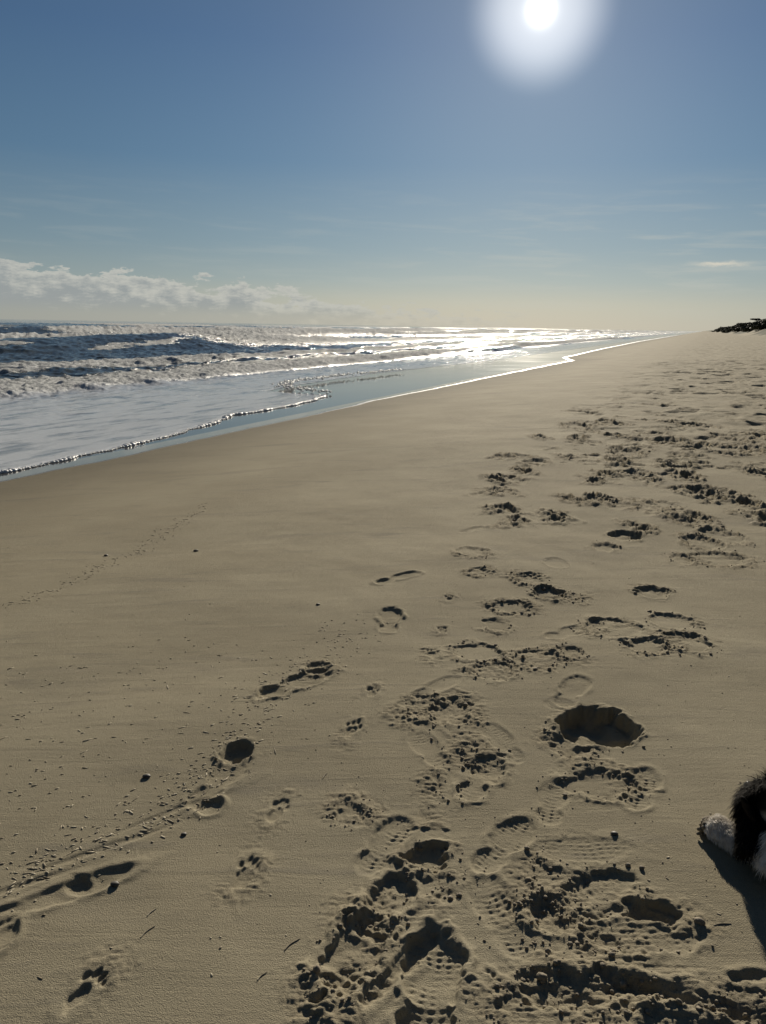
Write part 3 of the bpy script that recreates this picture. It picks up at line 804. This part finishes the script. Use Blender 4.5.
def fur(name, bones, n, length, m_, droop, wd=.0011, comb=None):
    Vv = []; Ff = []
    tot = sum((J[b_][0] - J[a_][0]).length * (J[a_][1] + J[b_][1]) for a_, b_, *_ in bones)
    for a_, b_, *ex in bones:
        pa, ra = J[a_]; pb, rb = J[b_]; ax = (pb - pa); Ln = ax.length; ax.normalize()
        o1 = ax.orthogonal().normalized(); o2 = ax.cross(o1)
        k = int(n * Ln * (ra + rb) / tot * (ex[0] if ex else 1))
        for _ in range(k):
            f = random.uniform(-.1, 1.1); th = random.random() * 6.283
            ff_ = min(max(f, 0), 1); r = ra + (rb - ra) * ff_
            nrm = o1 * math.cos(th) + o2 * math.sin(th)
            p = pa + ax * (Ln * f) + nrm * r * .88
            if p.z < .004: continue
            L_ = length * random.uniform(.5, 1.2)
            cdir = comb if comb is not None else -ax
            d0 = (nrm * .75 + cdir * .6 + Vector((random.gauss(0, .2), random.gauss(0, .2), random.gauss(0, .2)))).normalized()
            d1 = (d0 + cdir * .5 + Vector((0, 0, -droop))).normalized(); d2 = (d1 + Vector((random.gauss(0, .2), random.gauss(0, .2), -droop))).normalized()
            sd_ = d0.cross(Vector((random.random(), random.random(), random.random()))).normalized() * wd
            q1 = p + d0 * L_ * .35; q2 = q1 + d1 * L_ * .35; q3 = q2 + d2 * L_ * .3
            for q in (q1, q2, q3): q.z = max(q.z, .004)
            i = len(Vv)
            Vv += [tuple(p - sd_ - DO), tuple(p + sd_ - DO), tuple(q1 + sd_ * .8 - DO), tuple(q1 - sd_ * .8 - DO), tuple(q2 + sd_ * .55 - DO), tuple(q2 - sd_ * .55 - DO), tuple(q3 - DO)]
            Ff += [(i, i + 1, i + 2), (i, i + 2, i + 3), (i + 3, i + 2, i + 4), (i + 3, i + 4, i + 5), (i + 5, i + 4, i + 6)]
    return mesh_np(name, np.array(Vv), np.array(Ff), m_, dog)
tag(fur('fur', [('chest', 'neck'), ('neck', 'head', 2.2), ('head', 'brow', 1.5)], 17000, .06, m_bf, .45, comb=Vector((-.2, -.5, -.3))), 'long black fur of the head and neck')
tag(fur('fur', [('pelvis', 'mid'), ('mid', 'chest'), ('pelvis', 'thil'), ('thil', 'knel'), ('pelvis', 'thir'), ('tail1', 'tail2'), ('tail2', 'tail3'), ('pelvis', 'tail1')], 12000, .05, m_bf, .6, wd=.002), 'long black fur of the back and tail')
tag(fur('fur', [('shl', 'elb'), ('elb', 'wri'), ('wri', 'paw'), ('paw', 'ptoe', .7)], 15000, .021, m_wf, .5, wd=.0008), 'short white fur of the outstretched foreleg')
J['ruf0'] = (P3(776, 868, .08), .028); J['ruf1'] = (P3(790, 850, .12), .06)
tag(fur('fur', [('ruf0', 'ruf1', 2), ('chest', 'shl'), ('shl', 'elb', .6)], 7000, .05, m_wf, .8, comb=Vector((-.2, -.5, -.5))), 'white ruff under the neck')
# floppy ears
def ear(off, sx):
    bm = bmesh.new(); bmesh.ops.create_uvsphere(bm, u_segments=14, v_segments=10, radius=1)
    for v in bm.verts:
        v.co = Vector((v.co.x * .012 + sx * .010 * v.co.z, v.co.y * .034 * (1 - .25 * v.co.z), v.co.z * .055))
    m_e = bpy.data.meshes.new('ear'); bm.to_mesh(m_e); bm.free(); m_e.materials.append(m_bf)
    for p in m_e.polygons: p.use_smooth = True
    o = bpy.data.objects.new('ear', m_e); COL.objects.link(o); o.parent = dog; o.location = head - DO + Vector(off)
    o.rotation_euler = (R(10), R(18) * sx, 0)
J['ear0'] = (P3(752, 800, .165), .022); J['ear1'] = (P3(754, 848, .085), .034)
ear((-.068, -.012, .0), -1); ear((.072, .0, .0), 1)
tag(fur('ear_fringe', [('ear0', 'ear1')], 7000, .040, m_bf, .9, comb=Vector((-.15, -.3, -.5))), 'wispy black fringe of the near ear')
# nose and eyes
def blob(name, loc, rad, m_, sc=(1, 1, 1)):
    v, f = ico(3); o = mesh_np(name, v * rad * np.array(sc), f, m_, dog); o.location = loc - DO; return o
m_nose, nt, b, out = mat('nose_leather'); b.inputs['Base Color'].default_value = (.01, .01, .01, 1); b.inputs['Roughness'].default_value = .3
blob('nose', J['nose'][0] + Vector((.0, .017, .004)), .012, m_nose, (1.2, .8, .8))
blob('eye', J['brow'][0] + Vector((-.036, .030, .016)), .009, m_nose); blob('eye', J['brow'][0] + Vector((.036, .034, .016)), .009, m_nose)
# sand stuck to the toes
its = []
fw = (paw_p - wrist).normalized(); sdw = Vector((-fw.y, fw.x, 0))
for _ in range(150):
    a_ = random.gauss(0, .018); b_ = random.uniform(-.02, .022)
    q = paw_p + fw * (.030 + random.uniform(-.006, .010) - abs(a_) * .3) + sdw * a_ * 1.1
    rr = random.uniform(.003, .0075)
    its.append((q.x - DO.x, q.y - DO.y, max(.004, .028 + b_), rr, rr, rr, 0))
o = scatter('toe_sand', its, m_clod, 2, .15, parent=dog); tag(o, 'clumps of damp sand stuck to the toes')

# ------------------------------------------------------------------ dune shrubs far down the beach
m_leaf, nt, b, out = mat('shrub_leaf'); N = NT(nt)
pos = N.n('ShaderNodeNewGeometry').outputs['Position']
nt.links.new(N.mix(N.mr(N.noise(pos, .9, 3), .4, .6), (.030, .036, .020), (.060, .066, .036)), b.inputs['Base Color']); b.inputs['Roughness'].default_value = .7
m_bark, nt, b, out = mat('bark'); b.inputs['Base Color'].default_value = (.06, .05, .04, 1); b.inputs['Roughness'].default_value = .9
def crown_mesh(n, rx, rz, lobes, leaf=.22, seed=1, flat=False):
    r_ = np.random.default_rng(seed); c_ = []
    for _ in range(lobes):
        th = r_.random() * 6.283; k = r_.random() ** .5
        c_.append((math.cos(th) * k * rx * .75, math.sin(th) * k * rx * .75, rz * (.35 + .55 * r_.random() * (1 if not flat else .4)), rx * (.28 + .25 * r_.random())))
    c_ = np.array(c_); w_ = r_.integers(0, lobes, n)
    d = r_.normal(size=(n, 3)); d /= np.linalg.norm(d, axis=1)[:, None]
    rad = c_[w_, 3] * (r_.random(n) ** .4)
    ctr = c_[w_, :3] + d * rad[:, None] * np.array([1, 1, .55 if not flat else .35])
    u = r_.normal(size=(n, 3)); u /= np.linalg.norm(u, axis=1)[:, None]
    v = np.cross(u, r_.normal(size=(n, 3))); v /= np.linalg.norm(v, axis=1)[:, None]
    s_ = leaf * (.6 + .8 * r_.random((n, 1)))
    V_ = np.stack([ctr - u * s_, ctr + v * s_ * .5, ctr + u * s_, ctr - v * s_ * .5], 1).reshape(-1, 3)
    return V_, np.arange(n * 4).reshape(n, 4)
def trunk_mesh(h, r0, lean, limbs, spread, seed=1):
    rr = random.Random(seed); V_ = []; F_ = []
    def limb(p, q, ra, rb):
        ax = (q - p).normalized(); o1 = ax.orthogonal().normalized(); o2 = ax.cross(o1); i = len(V_); n = 5
        for k in range(n + 1):
            f = k / n; c_ = p.lerp(q, f) + Vector((0, 0, .15 * math.sin(f * 3.14) * (q - p).length)); r = ra + (rb - ra) * f
            for j in range(7): V_.append(tuple(c_ + (o1 * math.cos(j * .8976) + o2 * math.sin(j * .8976)) * r))
        for k in range(n):
            for j in range(7): F_.append((i + k * 7 + j, i + k * 7 + (j + 1) % 7, i + k * 7 + 7 + (j + 1) % 7, i + k * 7 + 7 + j))
    top = Vector((lean, 0, h)); limb(Vector((0, 0, -.3)), top, r0, r0 * .6)
    for _ in range(limbs):
        th = rr.random() * 6.283; limb(top * rr.uniform(.6, 1), top + Vector((math.cos(th) * spread, math.sin(th) * spread, h * .3)), r0 * .5, r0 * .15)
    return np.array(V_), np.array(F_)
def zb(s, t): return float(base(np.array([float(s)]), np.array([float(t)]))[0])
def shrub(s, t, rx, rz, lab, seed, n=900, flat=False, name='dune_shrub', cat='shrub', grp='wind-cut shrubs on the far dune', trunk=.25):
    x, y = xy(s, t); e = bpy.data.objects.new(name, None); COL.objects.link(e); e.location = (x, y, zb(s, t) - .1)
    tag(e, lab, cat, grp)
    V_, F_ = crown_mesh(n, rx, rz, 9 if not flat else 8, leaf=max(.14, rx * .075), seed=seed, flat=flat)
    if flat: V_[:, 2] += trunk * .85
    mesh_np('crown', V_, F_, m_leaf, e, smooth=False)
    V_, F_ = trunk_mesh(max(trunk, rz * .5), .10 + rx * .03, .2, 5, rx * .5, seed); mesh_np('trunk', V_, F_, m_bark, e)
def st_at(px, r):
    a = math.atan2(*(ray(px, 331)[:2])); return st(r * math.sin(a), r * math.cos(a))
k = 0
lab_s = 'low dark shrub in the shrub line covering the far dune'
for i in range(170):
    s = 290 * (1700 / 290) ** (i / 170) * random.uniform(.97, 1.03); t = random.uniform(17, 33)
    shrub(s, t, random.uniform(2.4, 4.8), random.uniform(1.1, 2.0), lab_s, 100 + i, n=1000)
s, t = st_at(755, 520)
shrub(s, t, 3.4, 1.6, 'flat-topped wind-bent tree standing above the shrubs on the far dune', 77, n=1600, flat=True, name='umbrella_tree', cat='tree', grp=None, trunk=3.2)
print('sun el', math.degrees(SUN_EL), 'az', math.degrees(SUN_AZ), 'clods', len(CLODS), 'verts', len(V), len(Vs), 'tip', s_tip, [tuple(round(q, 1) for q in e) for e in E2], 'WB', WB[0], WB[-2])
